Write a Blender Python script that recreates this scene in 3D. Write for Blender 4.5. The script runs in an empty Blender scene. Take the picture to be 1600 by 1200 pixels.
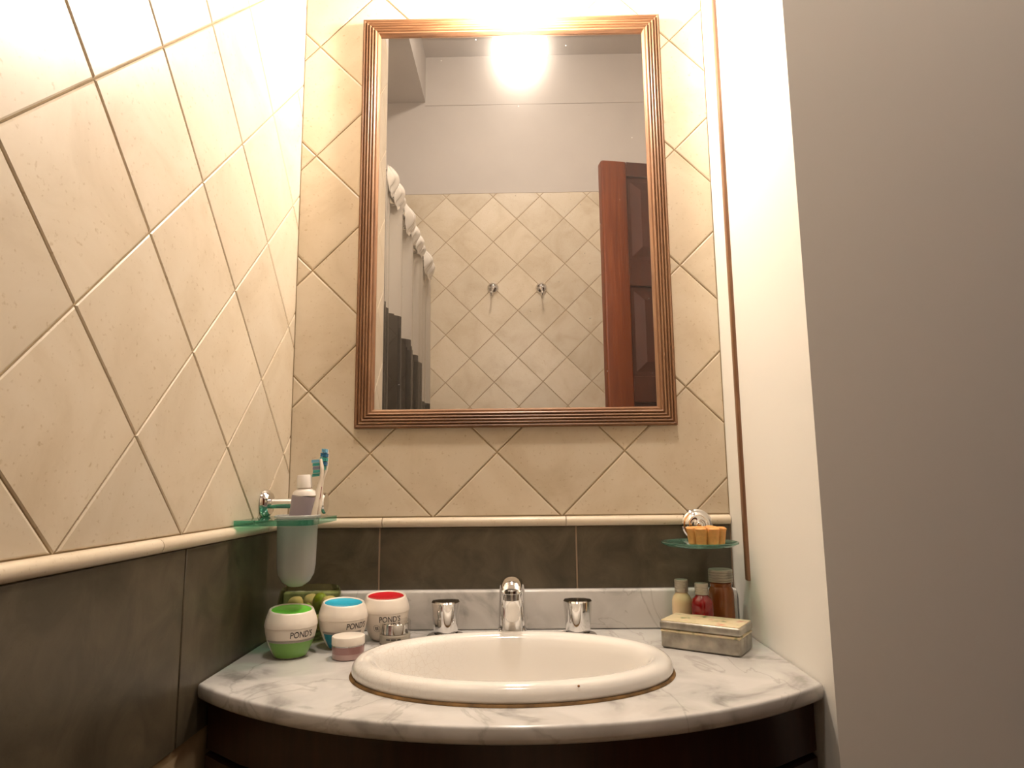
import bpy, bmesh, math, random
from mathutils import Vector, Matrix
random.seed(7)
PI = math.pi
D = bpy.data
SC = bpy.context.scene
COL = SC.collection

# ---------------------------------------------------------------- camera
FPX = 1050.0
PITCH, YAW, ROLL = 0.1461, -0.0122, -0.01059
CAM = Vector((0.03989, -1.12107, 1.0854))
_F = Vector((math.sin(YAW)*math.cos(PITCH), math.cos(YAW)*math.cos(PITCH), math.sin(PITCH)))
_R0 = Vector((math.cos(YAW), -math.sin(YAW), 0)); _U0 = _R0.cross(_F)
_R = _R0*math.cos(ROLL) + _U0*math.sin(ROLL)
_U = -_R0*math.sin(ROLL) + _U0*math.cos(ROLL)
cd = D.cameras.new('camera'); cam = D.objects.new('camera', cd); COL.objects.link(cam)
cd.sensor_fit = 'HORIZONTAL'; cd.sensor_width = 36.0; cd.lens = FPX/1600*36.0; cd.clip_start = 0.02
M = Matrix.Identity(4)
for i in range(3):
    M[i][0] = _R[i]; M[i][1] = _U[i]; M[i][2] = -_F[i]; M[i][3] = CAM[i]
cam.matrix_world = M
SC.camera = cam
def _ray(x, y): return _F + _R*((x-800)/FPX) - _U*((y-600)/FPX)
def at_y(x, y, Y): d = _ray(x, y); return CAM + d*((Y-CAM.y)/d.y)
def at_z(x, y, Z): d = _ray(x, y); return CAM + d*((Z-CAM.z)/d.z)
def at_x(x, y, X): d = _ray(x, y); return CAM + d*((X-CAM.x)/d.x)

# ---------------------------------------------------------------- world, exposure, lamp level
w = D.worlds.new('world'); SC.world = w; w.use_nodes = True
w.node_tree.nodes['Background'].inputs[0].default_value = (1.0, 0.85, 0.7, 1)
w.node_tree.nodes['Background'].inputs[1].default_value = 0.0
SC.view_settings.view_transform = 'Standard'; SC.view_settings.look = 'None'
SC.view_settings.gamma = 1.0; SC.view_settings.use_curve_mapping = False
SC.view_settings.exposure = 0.2
LAMP_POS = Vector((0.047, -0.078, 1.914)); LAMP_R = 0.055
LAMP_COL = (1.0, 0.87, 0.74); BULB_R = 0.028; LAMP_STRENGTH = 640.0
CEIL_POS = Vector((0.05, -0.90, 3.06)); CEIL_STRENGTH = 122.0

# ---------------------------------------------------------------- materials
def new_mat(name):
    m = D.materials.new(name); m.use_nodes = True
    return m, m.node_tree.nodes, m.node_tree.links, m.node_tree.nodes['Principled BSDF']
def plain(name, col, rough=0.5, metal=0.0, coat=0.0, spec=None, noise=0.0, nscale=40, trans=0.0, ior=1.45, sss=0.0):
    m, N, L, b = new_mat(name)
    b.inputs['Base Color'].default_value = (*col, 1); b.inputs['Roughness'].default_value = rough
    b.inputs['Metallic'].default_value = metal; b.inputs['Coat Weight'].default_value = coat
    b.inputs['Transmission Weight'].default_value = trans; b.inputs['IOR'].default_value = ior
    if spec is not None: b.inputs['Specular IOR Level'].default_value = spec
    if sss: b.inputs['Subsurface Weight'].default_value = sss; b.inputs['Subsurface Scale'].default_value = 0.004
    if noise:
        tc = N.new('ShaderNodeTexCoord'); n = N.new('ShaderNodeTexNoise'); n.inputs['Scale'].default_value = nscale
        n.inputs['Detail'].default_value = 5
        r = N.new('ShaderNodeValToRGB'); r.color_ramp.elements[0].position = .3; r.color_ramp.elements[1].position = .7
        r.color_ramp.elements[0].color = (*[c*(1-noise) for c in col], 1)
        r.color_ramp.elements[1].color = (*[min(1, c*(1+noise)) for c in col], 1)
        L.new(tc.outputs['Object'], n.inputs['Vector']); L.new(n.outputs['Fac'], r.inputs[0]); L.new(r.outputs[0], b.inputs['Base Color'])
    return m
def tile_mat(name, c1, c2, c3, rough, scale, bump=.15):
    m, N, L, b = new_mat(name)
    tc = N.new('ShaderNodeTexCoord'); oi = N.new('ShaderNodeObjectInfo')
    off = N.new('ShaderNodeVectorMath'); off.operation = 'MULTIPLY_ADD'
    comb = N.new('ShaderNodeCombineXYZ')
    for i in range(3): L.new(oi.outputs['Random'], comb.inputs[i])
    off.inputs[1].default_value = (37, 51, 23)
    L.new(comb.outputs[0], off.inputs[0]); L.new(tc.outputs['Object'], off.inputs[2])
    n = N.new('ShaderNodeTexNoise'); n.inputs['Scale'].default_value = scale; n.inputs['Detail'].default_value = 7; n.inputs['Roughness'].default_value = .62
    n.inputs['Distortion'].default_value = .8
    L.new(off.outputs[0], n.inputs['Vector'])
    r = N.new('ShaderNodeValToRGB'); e = r.color_ramp.elements
    e[0].position = .28; e[0].color = (*c1, 1); e[1].position = .75; e[1].color = (*c3, 1)
    x = e.new(.5); x.color = (*c2, 1)
    L.new(n.outputs['Fac'], r.inputs[0])
    hsv = N.new('ShaderNodeHueSaturation')
    mr = N.new('ShaderNodeMapRange'); mr.inputs['To Min'].default_value = .93; mr.inputs['To Max'].default_value = 1.06
    L.new(oi.outputs['Random'], mr.inputs['Value']); L.new(mr.outputs[0], hsv.inputs['Value']); L.new(r.outputs[0], hsv.inputs['Color'])
    # small pits
    n2 = N.new('ShaderNodeTexNoise'); n2.inputs['Scale'].default_value = scale*26; n2.inputs['Detail'].default_value = 2
    L.new(off.outputs[0], n2.inputs['Vector'])
    r2 = N.new('ShaderNodeValToRGB'); r2.color_ramp.elements[0].position = .24; r2.color_ramp.elements[0].color = (.80, .74, .64, 1)
    r2.color_ramp.elements[1].position = .36; r2.color_ramp.elements[1].color = (1, 1, 1, 1)
    L.new(n2.outputs['Fac'], r2.inputs[0])
    mx = N.new('ShaderNodeMix'); mx.data_type = 'RGBA'; mx.blend_type = 'MULTIPLY'; mx.inputs['Factor'].default_value = 1
    L.new(hsv.outputs[0], mx.inputs[6]); L.new(r2.outputs[0], mx.inputs[7]); L.new(mx.outputs[2], b.inputs['Base Color'])
    b.inputs['Roughness'].default_value = rough
    bp = N.new('ShaderNodeBump'); bp.inputs['Strength'].default_value = bump; bp.inputs['Distance'].default_value = .002
    L.new(n.outputs['Fac'], bp.inputs['Height']); L.new(bp.outputs[0], b.inputs['Normal'])
    return m
def wood(name, c1, c2, c3, scale, stretch, rough=.35, coat=.2):
    m, N, L, b = new_mat(name)
    tc = N.new('ShaderNodeTexCoord'); mp = N.new('ShaderNodeMapping'); mp.inputs['Scale'].default_value = stretch
    n = N.new('ShaderNodeTexNoise'); n.inputs['Scale'].default_value = scale; n.inputs['Detail'].default_value = 8; n.inputs['Distortion'].default_value = .6
    n.inputs['Roughness'].default_value = .65
    r = N.new('ShaderNodeValToRGB'); e = r.color_ramp.elements
    e[0].position = .3; e[0].color = (*c1, 1); e[1].position = .72; e[1].color = (*c3, 1); x = e.new(.5); x.color = (*c2, 1)
    L.new(tc.outputs['Object'], mp.inputs[0]); L.new(mp.outputs[0], n.inputs['Vector']); L.new(n.outputs['Fac'], r.inputs[0])
    L.new(r.outputs[0], b.inputs['Base Color']); b.inputs['Roughness'].default_value = rough; b.inputs['Coat Weight'].default_value = coat
    b.inputs['Coat Roughness'].default_value = .25
    return m
def marble(name):
    m, N, L, b = new_mat(name)
    tc = N.new('ShaderNodeTexCoord')
    n = N.new('ShaderNodeTexNoise'); n.inputs['Scale'].default_value = 13; n.inputs['Detail'].default_value = 10; n.inputs['Distortion'].default_value = .7
    L.new(tc.outputs['Object'], n.inputs['Vector'])
    r = N.new('ShaderNodeValToRGB'); e = r.color_ramp.elements
    e[0].position = .30; e[0].color = (.28, .268, .252, 1); e[1].position = .60; e[1].color = (.62, .60, .575, 1)
    x = e.new(.43); x.color = (.53, .51, .485, 1)
    L.new(n.outputs['Fac'], r.inputs[0])
    # veins where a second noise crosses one half
    n2 = N.new('ShaderNodeTexNoise'); n2.inputs['Scale'].default_value = 5.5; n2.inputs['Detail'].default_value = 6; n2.inputs['Distortion'].default_value = 1.6
    mp = N.new('ShaderNodeMapping'); mp.inputs['Location'].default_value = (3.1, 1.7, .4); mp.inputs['Rotation'].default_value = (0, 0, .8); mp.inputs['Scale'].default_value = (1, .55, 1)
    L.new(tc.outputs['Object'], mp.inputs[0]); L.new(mp.outputs[0], n2.inputs['Vector'])
    s = N.new('ShaderNodeMath'); s.operation = 'SUBTRACT'; s.inputs[1].default_value = .5; L.new(n2.outputs['Fac'], s.inputs[0])
    a = N.new('ShaderNodeMath'); a.operation = 'ABSOLUTE'; L.new(s.outputs[0], a.inputs[0])
    r2 = N.new('ShaderNodeValToRGB'); r2.color_ramp.elements[0].position = 0; r2.color_ramp.elements[0].color = (.42, .41, .38, 1)
    r2.color_ramp.elements[1].position = .012; r2.color_ramp.elements[1].color = (1, 1, 1, 1)
    L.new(a.outputs[0], r2.inputs[0])
    mx = N.new('ShaderNodeMix'); mx.data_type = 'RGBA'; mx.blend_type = 'MULTIPLY'; mx.inputs['Factor'].default_value = .38
    L.new(r.outputs[0], mx.inputs[6]); L.new(r2.outputs[0], mx.inputs[7]); L.new(mx.outputs[2], b.inputs['Base Color'])
    b.inputs['Roughness'].default_value = .18
    return m
def schlick(N, L, f0=.04):
    lw = N.new('ShaderNodeLayerWeight'); lw.inputs[0].default_value = .5
    p = N.new('ShaderNodeMath'); p.operation = 'POWER'; p.inputs[1].default_value = 5; L.new(lw.outputs['Facing'], p.inputs[0])
    a = N.new('ShaderNodeMath'); a.operation = 'MULTIPLY_ADD'; a.inputs[1].default_value = 1-f0; a.inputs[2].default_value = f0; L.new(p.outputs[0], a.inputs[0])
    return a
def thin_glass(name, tint, rough=.02, refl=1.0, body=0.0, bodycol=(1, 1, 1)):
    m, N, L, b = new_mat(name); N.remove(b)
    out = N['Material Output']
    t = N.new('ShaderNodeBsdfTransparent'); t.inputs[0].default_value = (*tint, 1)
    g = N.new('ShaderNodeBsdfGlossy'); g.inputs['Roughness'].default_value = rough
    fr = schlick(N, L)
    mu = N.new('ShaderNodeMath'); mu.operation = 'MULTIPLY'; mu.inputs[1].default_value = refl; L.new(fr.outputs[0], mu.inputs[0])
    base = t.outputs[0]
    if body:
        d = N.new('ShaderNodeBsdfDiffuse'); d.inputs[0].default_value = (*bodycol, 1)
        tr = N.new('ShaderNodeBsdfTranslucent'); tr.inputs[0].default_value = (*bodycol, 1)
        h = N.new('ShaderNodeMixShader'); h.inputs[0].default_value = .5; L.new(d.outputs[0], h.inputs[1]); L.new(tr.outputs[0], h.inputs[2])
        k = N.new('ShaderNodeMixShader'); k.inputs[0].default_value = body; L.new(t.outputs[0], k.inputs[1]); L.new(h.outputs[0], k.inputs[2])
        base = k.outputs[0]
    mx = N.new('ShaderNodeMixShader'); L.new(mu.outputs[0], mx.inputs[0]); L.new(base, mx.inputs[1]); L.new(g.outputs[0], mx.inputs[2])
    L.new(mx.outputs[0], out.inputs[0])
    return m
def mirror_mat():
    m, N, L, b = new_mat('mirror_silver'); N.remove(b); out = N['Material Output']
    g = N.new('ShaderNodeBsdfGlossy'); g.inputs[0].default_value = (.745, .735, .725, 1); g.inputs['Roughness'].default_value = 0.0
    h = N.new('ShaderNodeBsdfGlossy'); h.inputs[0].default_value = (.9, .86, .82, 1); h.inputs['Roughness'].default_value = .33
    tc = N.new('ShaderNodeTexCoord'); n = N.new('ShaderNodeTexNoise'); n.inputs['Scale'].default_value = 9; n.inputs['Detail'].default_value = 6
    L.new(tc.outputs['Object'], n.inputs['Vector'])
    mr = N.new('ShaderNodeMapRange'); mr.inputs['To Min'].default_value = .05; mr.inputs['To Max'].default_value = .08; L.new(n.outputs['Fac'], mr.inputs[0])
    # dust specks
    v = N.new('ShaderNodeTexVoronoi'); v.inputs['Scale'].default_value = 34; L.new(tc.outputs['Object'], v.inputs['Vector'])
    lt = N.new('ShaderNodeMath'); lt.operation = 'LESS_THAN'; lt.inputs[1].default_value = .028; L.new(v.outputs['Distance'], lt.inputs[0])
    dd = N.new('ShaderNodeBsdfDiffuse'); dd.inputs[0].default_value = (.8, .78, .75, 1)
    mx = N.new('ShaderNodeMixShader'); L.new(mr.outputs[0], mx.inputs[0]); L.new(g.outputs[0], mx.inputs[1]); L.new(h.outputs[0], mx.inputs[2])
    m2 = N.new('ShaderNodeMixShader'); ml = N.new('ShaderNodeMath'); ml.operation = 'MULTIPLY'; ml.inputs[1].default_value = .35
    L.new(lt.outputs[0], ml.inputs[0]); L.new(ml.outputs[0], m2.inputs[0]); L.new(mx.outputs[0], m2.inputs[1]); L.new(dd.outputs[0], m2.inputs[2])
    L.new(m2.outputs[0], out.inputs[0])
    return m

MT = {}
MT['tile'] = tile_mat('beige_tile', (.565, .465, .330), (.655, .560, .425), (.705, .620, .495), .36, 7.0, .08)
MT['grout'] = plain('grout', (.42, .32, .19), .9, noise=.15, nscale=30)
MT['trim'] = tile_mat('beige_trim', (.64, .545, .41), (.70, .60, .46), (.74, .65, .52), .3, 9)
MT['slate'] = tile_mat('dark_tile', (.046, .037, .022), (.080, .064, .040), (.125, .100, .064), .42, 16)
MT['slate_grout'] = plain('slate_grout', (.30, .215, .145), .9)
MT['plaster'] = plain('plaster', (.535, .49, .45), .75, noise=.02, nscale=8)
MT['white_wall'] = plain('white_paint', (.85, .83, .78), .6)
MT['marble'] = marble('marble')
MT['ceramic'] = plain('ceramic', (.80, .765, .715), .12, coat=.5)
MT['sealant'] = plain('sealant', (.20, .11, .035), .7, noise=.45, nscale=60)
MT['chrome'] = plain('chrome', (.82, .81, .80), .06, 1.0)
MT['chrome_dark'] = plain('dark_chrome', (.45, .44, .43), .15, 1.0)  # darker, rougher chrome for caps, knobs and rims
MT['mirror'] = mirror_mat()
MT['frame_v'] = wood('frame_wood_upright', (.14, .062, .028), (.235, .115, .055), (.34, .195, .105), 6, (22, 22, 1.2), .38)
MT['frame_h'] = wood('frame_wood_cross', (.14, .062, .028), (.235, .115, .055), (.34, .195, .105), 6, (1.2, 22, 22), .38)
MT['door_stile'] = wood('door_wood_stile', (.10, .019, .004), (.145, .030, .006), (.20, .048, .010), 5, (14, 14, .8), .45, .0)
MT['door_panel'] = wood('door_wood_panel', (.036, .008, .004), (.056, .013, .006), (.078, .021, .009), 5, (14, 14, .8), .6, .0)
for _k in ('door_stile', 'door_panel'): MT[_k].node_tree.nodes['Principled BSDF'].inputs['Specular IOR Level'].default_value = .28
MT['cabinet'] = wood('cabinet_wood', (.020, .006, .003), (.032, .009, .004), (.045, .014, .006), 6, (12, 12, 1), .4)
MT['floor'] = tile_mat('floor_tile', (.22, .15, .09), (.28, .19, .12), (.33, .24, .16), .4, 6)

# ---------------------------------------------------------------- mesh helpers
def link(name, me, mat=None, parent=None, smooth=False):
    o = D.objects.new(name, me); COL.objects.link(o)
    if mat is not None and len(me.materials) == 0: me.materials.append(mat)
    if parent is not None: o.parent = parent
    if smooth:
        for p in me.polygons: p.use_smooth = True
    return o
def from_bm(name, bm, mat, parent=None, smooth=False, loc=None, auto=None):
    bmesh.ops.recalc_face_normals(bm, faces=bm.faces[:])
    me = D.meshes.new(name); bm.to_mesh(me); bm.free()
    o = link(name, me, mat, parent, smooth)
    if auto is not None:
        for p in me.polygons: p.use_smooth = True
        me.set_sharp_from_angle(angle=math.radians(auto))
    if loc is not None: o.location = loc
    return o
def empty(name, loc=(0, 0, 0), rz=0, label=None, cat=None, group=None):
    o = D.objects.new(name, None); COL.objects.link(o); o.location = loc; o.rotation_euler = (0, 0, rz); o.empty_display_size = .02
    if label: tag(o, label, cat, group)
    return o
def tag(o, label=None, cat=None, group=None, kind=None):
    if label: o['label'] = label
    if cat: o['category'] = cat
    if group: o['group'] = group
    if kind: o['kind'] = kind
    return o
def bm_box(bm, x0, x1, y0, y1, z0, z1, bev=0, seg=2):
    r = bmesh.ops.create_cube(bm, size=1)
    vs = r['verts']
    for v in vs:
        v.co = Vector(((x0+x1)/2+v.co.x*(x1-x0), (y0+y1)/2+v.co.y*(y1-y0), (z0+z1)/2+v.co.z*(z1-z0)))
    if bev:
        es = list({e for v in vs for e in v.link_edges})
        bmesh.ops.bevel(bm, geom=es, offset=bev, segments=seg, affect='EDGES', profile=.5)
def box(name, x0, x1, y0, y1, z0, z1, mat, parent=None, bev=0, seg=2):
    bm = bmesh.new(); bm_box(bm, x0, x1, y0, y1, z0, z1, bev, seg)
    return from_bm(name, bm, mat, parent, auto=40 if bev else None)
def struct(name, x0, x1, y0, y1, z0, z1, mat, parent=None):
    return tag(box(name, x0, x1, y0, y1, z0, z1, mat, parent), kind='structure')
def lathe_bm(bm, prof, seg=48, a0=0.0, a1=2*PI, fn=None, cx=0, cy=0):
    """profile of (radius, z); angle measured from -Y towards +X; fn(theta, r, z) -> (r, z, dx, dy)"""
    full = abs(a1-a0-2*PI) < 1e-6
    n = seg if full else seg+1
    rings = []
    for r, z in prof:
        if r < 1e-7:
            rings.append([bm.verts.new((cx, cy, z))]); continue
        ring = []
        for i in range(n):
            t = a0+(a1-a0)*i/seg
            rr, zz = (r, z) if fn is None else fn(t, r, z)
            ring.append(bm.verts.new((cx+rr*math.sin(t), cy-rr*math.cos(t), zz)))
        rings.append(ring)
    for A, B in zip(rings[:-1], rings[1:]):
        m = n if full else n-1
        for i in range(m):
            j = (i+1) % n
            if len(A) == 1 and len(B) == 1: continue
            if len(A) == 1: bm.faces.new((A[0], B[i], B[j]))
            elif len(B) == 1: bm.faces.new((A[i], A[j], B[0]))
            else: bm.faces.new((A[i], A[j], B[j], B[i]))
def lathe(name, prof, mat, parent=None, seg=48, auto=35, loc=None, **k):
    bm = bmesh.new(); lathe_bm(bm, prof, seg, **k)
    return from_bm(name, bm, mat, parent, auto=auto, loc=loc)
def sweep_bm(bm, pts, radii, seg=12, side=None, caps=True):
    """tube along pts; radii: scalar, (rx, ry) per point; side fixes the local x axis"""
    pts = [Vector(p) for p in pts]; rings = []
    n = len(pts)
    for i, p in enumerate(pts):
        t = (pts[min(i+1, n-1)]-pts[max(i-1, 0)]).normalized()
        s = Vector(side) if side is not None else (Vector((0, 0, 1)) if abs(t.z) < .9 else Vector((1, 0, 0)))
        s = (s-t*s.dot(t)).normalized(); u = t.cross(s)
        r = radii[i] if isinstance(radii, (list, tuple)) else radii
        rx, ry = r if isinstance(r, (list, tuple)) else (r, r)
        rings.append([bm.verts.new(p+s*(rx*math.cos(2*PI*k/seg))+u*(ry*math.sin(2*PI*k/seg))) for k in range(seg)])
    for A, B in zip(rings[:-1], rings[1:]):
        for k in range(seg):
            bm.faces.new((A[k], A[(k+1) % seg], B[(k+1) % seg], B[k]))
    if caps:
        bm.faces.new(rings[0][::-1]); bm.faces.new(rings[-1])
def tube(name, pts, radii, mat, parent=None, seg=12, side=None, auto=50):
    bm = bmesh.new(); sweep_bm(bm, pts, radii, seg, side)
    return from_bm(name, bm, mat, parent, auto=auto)
def smooth_path(pts, n=8):
    """Catmull-Rom through the points"""
    P = [Vector(p) for p in pts]; P = [P[0]*2-P[1]]+P+[P[-1]*2-P[-2]]
    out = []
    for i in range(1, len(P)-2):
        a, b, c, d = P[i-1:i+3]
        for k in range(n):
            t = k/n
            out.append(.5*((2*b)+(c-a)*t+(2*a-5*b+4*c-d)*t*t+(3*b-a-3*c+d)*t**3))
    out.append(P[-2]); return out
def lerp_list(vals, n):
    out = []
    for i in range(n):
        t = i/(n-1)*(len(vals)-1); k = min(int(t), len(vals)-2); s = t-k
        a, b = vals[k], vals[k+1]
        out.append(tuple(a[j]*(1-s)+b[j]*s for j in range(len(a))) if isinstance(a, tuple) else a*(1-s)+b*s)
    return out
def ball(name, c, rx, ry, rz, mat, parent=None, lump=0, seed=0, seg=20):
    bm = bmesh.new(); bmesh.ops.create_uvsphere(bm, u_segments=seg, v_segments=seg//2+2, radius=1)
    rnd = random.Random(seed); dirs = [(Vector((rnd.uniform(-1, 1), rnd.uniform(-1, 1), rnd.uniform(-1, 1))).normalized(), rnd.uniform(.5, 1)) for _ in range(12)]
    for v in bm.verts:
        d = v.co.normalized(); k = 1
        if lump: k += lump*sum(s*math.exp(-(d-q).length_squared*7) for q, s in dirs)-lump*.4
        v.co = Vector((d.x*rx*k, d.y*ry*k, d.z*rz*k))
    return from_bm(name, bm, mat, parent, smooth=True, loc=c)

# ---------------------------------------------------------------- levels
ZC = 0.8567                 # top of the marble
XL, XR = -0.345, 0.380      # side walls of the washbasin niche
YB = -1.775                 # wall behind the camera
ZT = 2.385                  # top of the tiling
ZDADO = 1.0315
H = 0.106                   # half diagonal of a 15 cm tile

# ---------------------------------------------------------------- structure
wf = struct('wall_front', -1.2, 1.15, .002, .10, 0, 3.06, MT['grout'])
wl = struct('wall_left', -1.15, XL-.002, -.742, .002, 0, 2.83, MT['grout'])
wr = struct('wall_right', XR, 1.10, -.34, .0015, 0, 3.06, MT['white_wall'])
wb = struct('wall_back', -1.2, 1.15, YB-.10, YB-.002, 0, 3.06, MT['grout'])
wt = struct('wall_tub_side', -1.2, -1.15, YB-.001, -.742, 0, 2.83, MT['tile'])
wd = struct('wall_door_side', 1.10, 1.18, YB-.001, -1.02, 0, 3.06, MT['plaster'])
struct('wall_door_lintel', 1.10, 1.18, -1.02, -.34, 2.12, 3.06, MT['plaster'])
fl = struct('floor', -1.2, 1.18, YB-.1, .1, -.08, 0, MT['floor'])
ce = struct('ceiling', -1.2, 1.18, YB-.1, .1, 3.06, 3.14, MT['plaster'])
box('soffit', -1.2, -.383, YB-.001, .10, 2.832, 3.0599, MT['plaster'], ce)
# plaster above the tiles: skins on the tiled walls
box('plaster_band', XL, XR-.0005, -.0015, .003, ZT, 3.06, MT['plaster'], wf)
box('plaster_band', -1.15, 1.10, YB-.003, YB+.0005, ZT, 3.06, MT['plaster'], wb)
box('plaster_band', XL-.003, XL-.0005, -.742, -.0015, ZT, 2.83, MT['plaster'], wl)
box('plaster_face', -1.15, XL-.0005, -.746, -.7415, 0, 2.83, MT['plaster'], wl)
tag(box('trim_1', -.383, 1.10, YB-.002, YB+.004, 2.815, 2.825, MT['plaster']), kind='structure')

# tiles laid on the diagonal
def clip(poly, x0, x1, y0, y1):
    for ax, lim, sgn in ((0, x0, 1), (0, x1, -1), (1, y0, 1), (1, y1, -1)):
        out = []
        for i in range(len(poly)):
            a, b = poly[i], poly[(i+1) % len(poly)]
            da, db = (a[ax]-lim)*sgn, (b[ax]-lim)*sgn
            if da >= 0: out.append(a)
            if (da > 0 > db) or (da < 0 < db):
                t = da/(da-db); out.append((a[0]+(b[0]-a[0])*t, a[1]+(b[1]-a[1])*t))
        poly = out
        if len(poly) < 3: return []
    return poly
def area(p): return .5*sum(p[i][0]*p[(i+1) % len(p)][1]-p[(i+1) % len(p)][0]*p[i][1] for i in range(len(p)))
def tile_mesh(poly, thick, mat, bev=.0014):
    bm = bmesh.new()
    n = len(poly); cx = sum(p[0] for p in poly)/n; cy = sum(p[1] for p in poly)/n
    inr = min(abs((poly[(i+1) % n][0]-poly[i][0])*(cy-poly[i][1])-(poly[(i+1) % n][1]-poly[i][1])*(cx-poly[i][0])) / max(1e-9, math.dist(poly[i], poly[(i+1) % n])) for i in range(n))
    k = min(.5, bev/max(inr, 1e-5))
    lo = [bm.verts.new((x, y, -thick)) for x, y in poly]
    mid = [bm.verts.new((x, y, -.0009)) for x, y in poly]
    top = [bm.verts.new((x+(cx-x)*k, y+(cy-y)*k, 0)) for x, y in poly]
    for A, B in ((lo, mid), (mid, top)):
        for i in range(n): bm.faces.new((A[i], A[(i+1) % n], B[(i+1) % n], B[i]))
    bm.faces.new(top)
    me = D.meshes.new('tile'); bm.to_mesh(me); bm.free(); me.materials.append(mat)
    return me
def lay_tiles(parent, origin, U, V, Nn, u0, u1, v0, v1, pu, pv, par, mat):
    """diamonds; grid joints cross at (pu+i*H, pv+j*H) with i+j of parity par"""
    g = .0010; hd = H-g*math.sqrt(2)
    full = [(-hd, 0), (0, -hd), (hd, 0), (0, hd)]
    fm = tile_mesh(full, .0022, mat)
    i0, i1 = int((u0-pu)/H)-2, int((u1-pu)/H)+2
    j0, j1 = int((v0-pv)/H)-2, int((v1-pv)/H)+2
    base = Matrix(((U[0], V[0], Nn[0], 0), (U[1], V[1], Nn[1], 0), (U[2], V[2], Nn[2], 0), (0, 0, 0, 1)))
    for i in range(i0, i1+1):
        for j in range(j0, j1+1):
            if (i+j) % 2 == par: continue
            cu, cv = pu+i*H, pv+j*H
            q = clip([(x+cu, y+cv) for x, y in full], u0+g, u1-g, v0+g, v1-g)
            if not q or area(q) < 6e-5: continue
            me = fm if area(q) > .999*2*hd*hd else tile_mesh([(x-cu, y-cv) for x, y in q], .0022, mat)
            o = D.objects.new('tile', me); COL.objects.link(o); o.parent = parent
            p = Vector(origin)+Vector(U)*cu+Vector(V)*cv
            m = base.copy(); m.translation = p; o.matrix_local = m
lay_tiles(wf, (0, 0, 0), (1, 0, 0), (0, 0, 1), (0, -1, 0), XL-.001, XR-.0005, ZDADO, ZT, 0, 1.03, 1, MT['tile'])
lay_tiles(wl, (XL, 0, 0), (0, 1, 0), (0, 0, 1), (1, 0, 0), -.742, .0006, ZDADO, ZT, -.03, 1.03, 1, MT['tile'])
lay_tiles(wb, (0, YB, 0), (-1, 0, 0), (0, 0, 1), (0, 1, 0), -1.10, 1.15, 0.9, ZT, .0724, 1.5183, 0, MT['tile'])
lay_tiles(fl, (0, 0, 0.0005), (1, 0, 0), (0, 1, 0), (0, 0, 1), -.33, 1.09, YB+.003, -.36, 0, 0, 0, MT['floor'])
box('lower_band', -1.15, 1.10, YB-.0019, YB, 0, .9, MT['tile'], wb)
# rounded beige border and dark tile band
def border_piece(name, x0, x1, parent, mat, side='front'):
    bm = bmesh.new(); prof = [(.0015, ZDADO-.0165)]
    for k in range(9):
        t = -PI/2+PI*k/8; prof.append((-.001-.0075*math.cos(t), (ZDADO-.0085)+.0078*math.sin(t)))
    prof.append((.0015, ZDADO-.0005))
    a = []; b = []
    for d, z in prof:
        if side == 'front': a.append(bm.verts.new((x0, d, z))); b.append(bm.verts.new((x1, d, z)))
        else: a.append(bm.verts.new((XL-d-.001, x0, z))); b.append(bm.verts.new((XL-d-.001, x1, z)))
    for i in range(len(a)-1): bm.faces.new((a[i], a[i+1], b[i+1], b[i]))
    bm.faces.new(a); bm.faces.new(b)
    return from_bm(name, bm, mat, parent, auto=50)
JX = (-.1927, .1281)
bx = [XL+.009, -.1880, .1120, XR-.001]
for a, b in zip(bx[:-1], bx[1:]): border_piece('border_tile', a+.0006, b-.0006, wf, MT['trim'])
dx = [XL+.001, JX[0], JX[1], XR-.001]
box('dark_joint', XL+.0005, XR-.0006, -.0004, .0025, .90, ZDADO-.0165, MT['slate_grout'], wf)
for a, b in zip(dx[:-1], dx[1:]): box('dark_tile', a+.0014, b-.0014, -.002, .002, .90, ZDADO-.017, MT['slate'], wf, .0008, 1)
yy = [-.741, -.40, -.10, -.0085]
for a, b in zip(yy[:-1], yy[1:]): border_piece('border_tile', a+.0006, b-.0006, wl, MT['trim'], 'left')
yy = [-.741, -.34, -.003]
for a, b in zip(yy[:-1], yy[1:]): box('dark_tile', XL-.002, XL+.002, a+.0014, b-.0014, .80, ZDADO-.017, MT['slate'], wl, .0008, 1)
box('wood_strip', XR-.005, XR+.002, -.083, -.071, ZC+.08, 2.6, MT['frame_v'], wr, .002)

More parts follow.
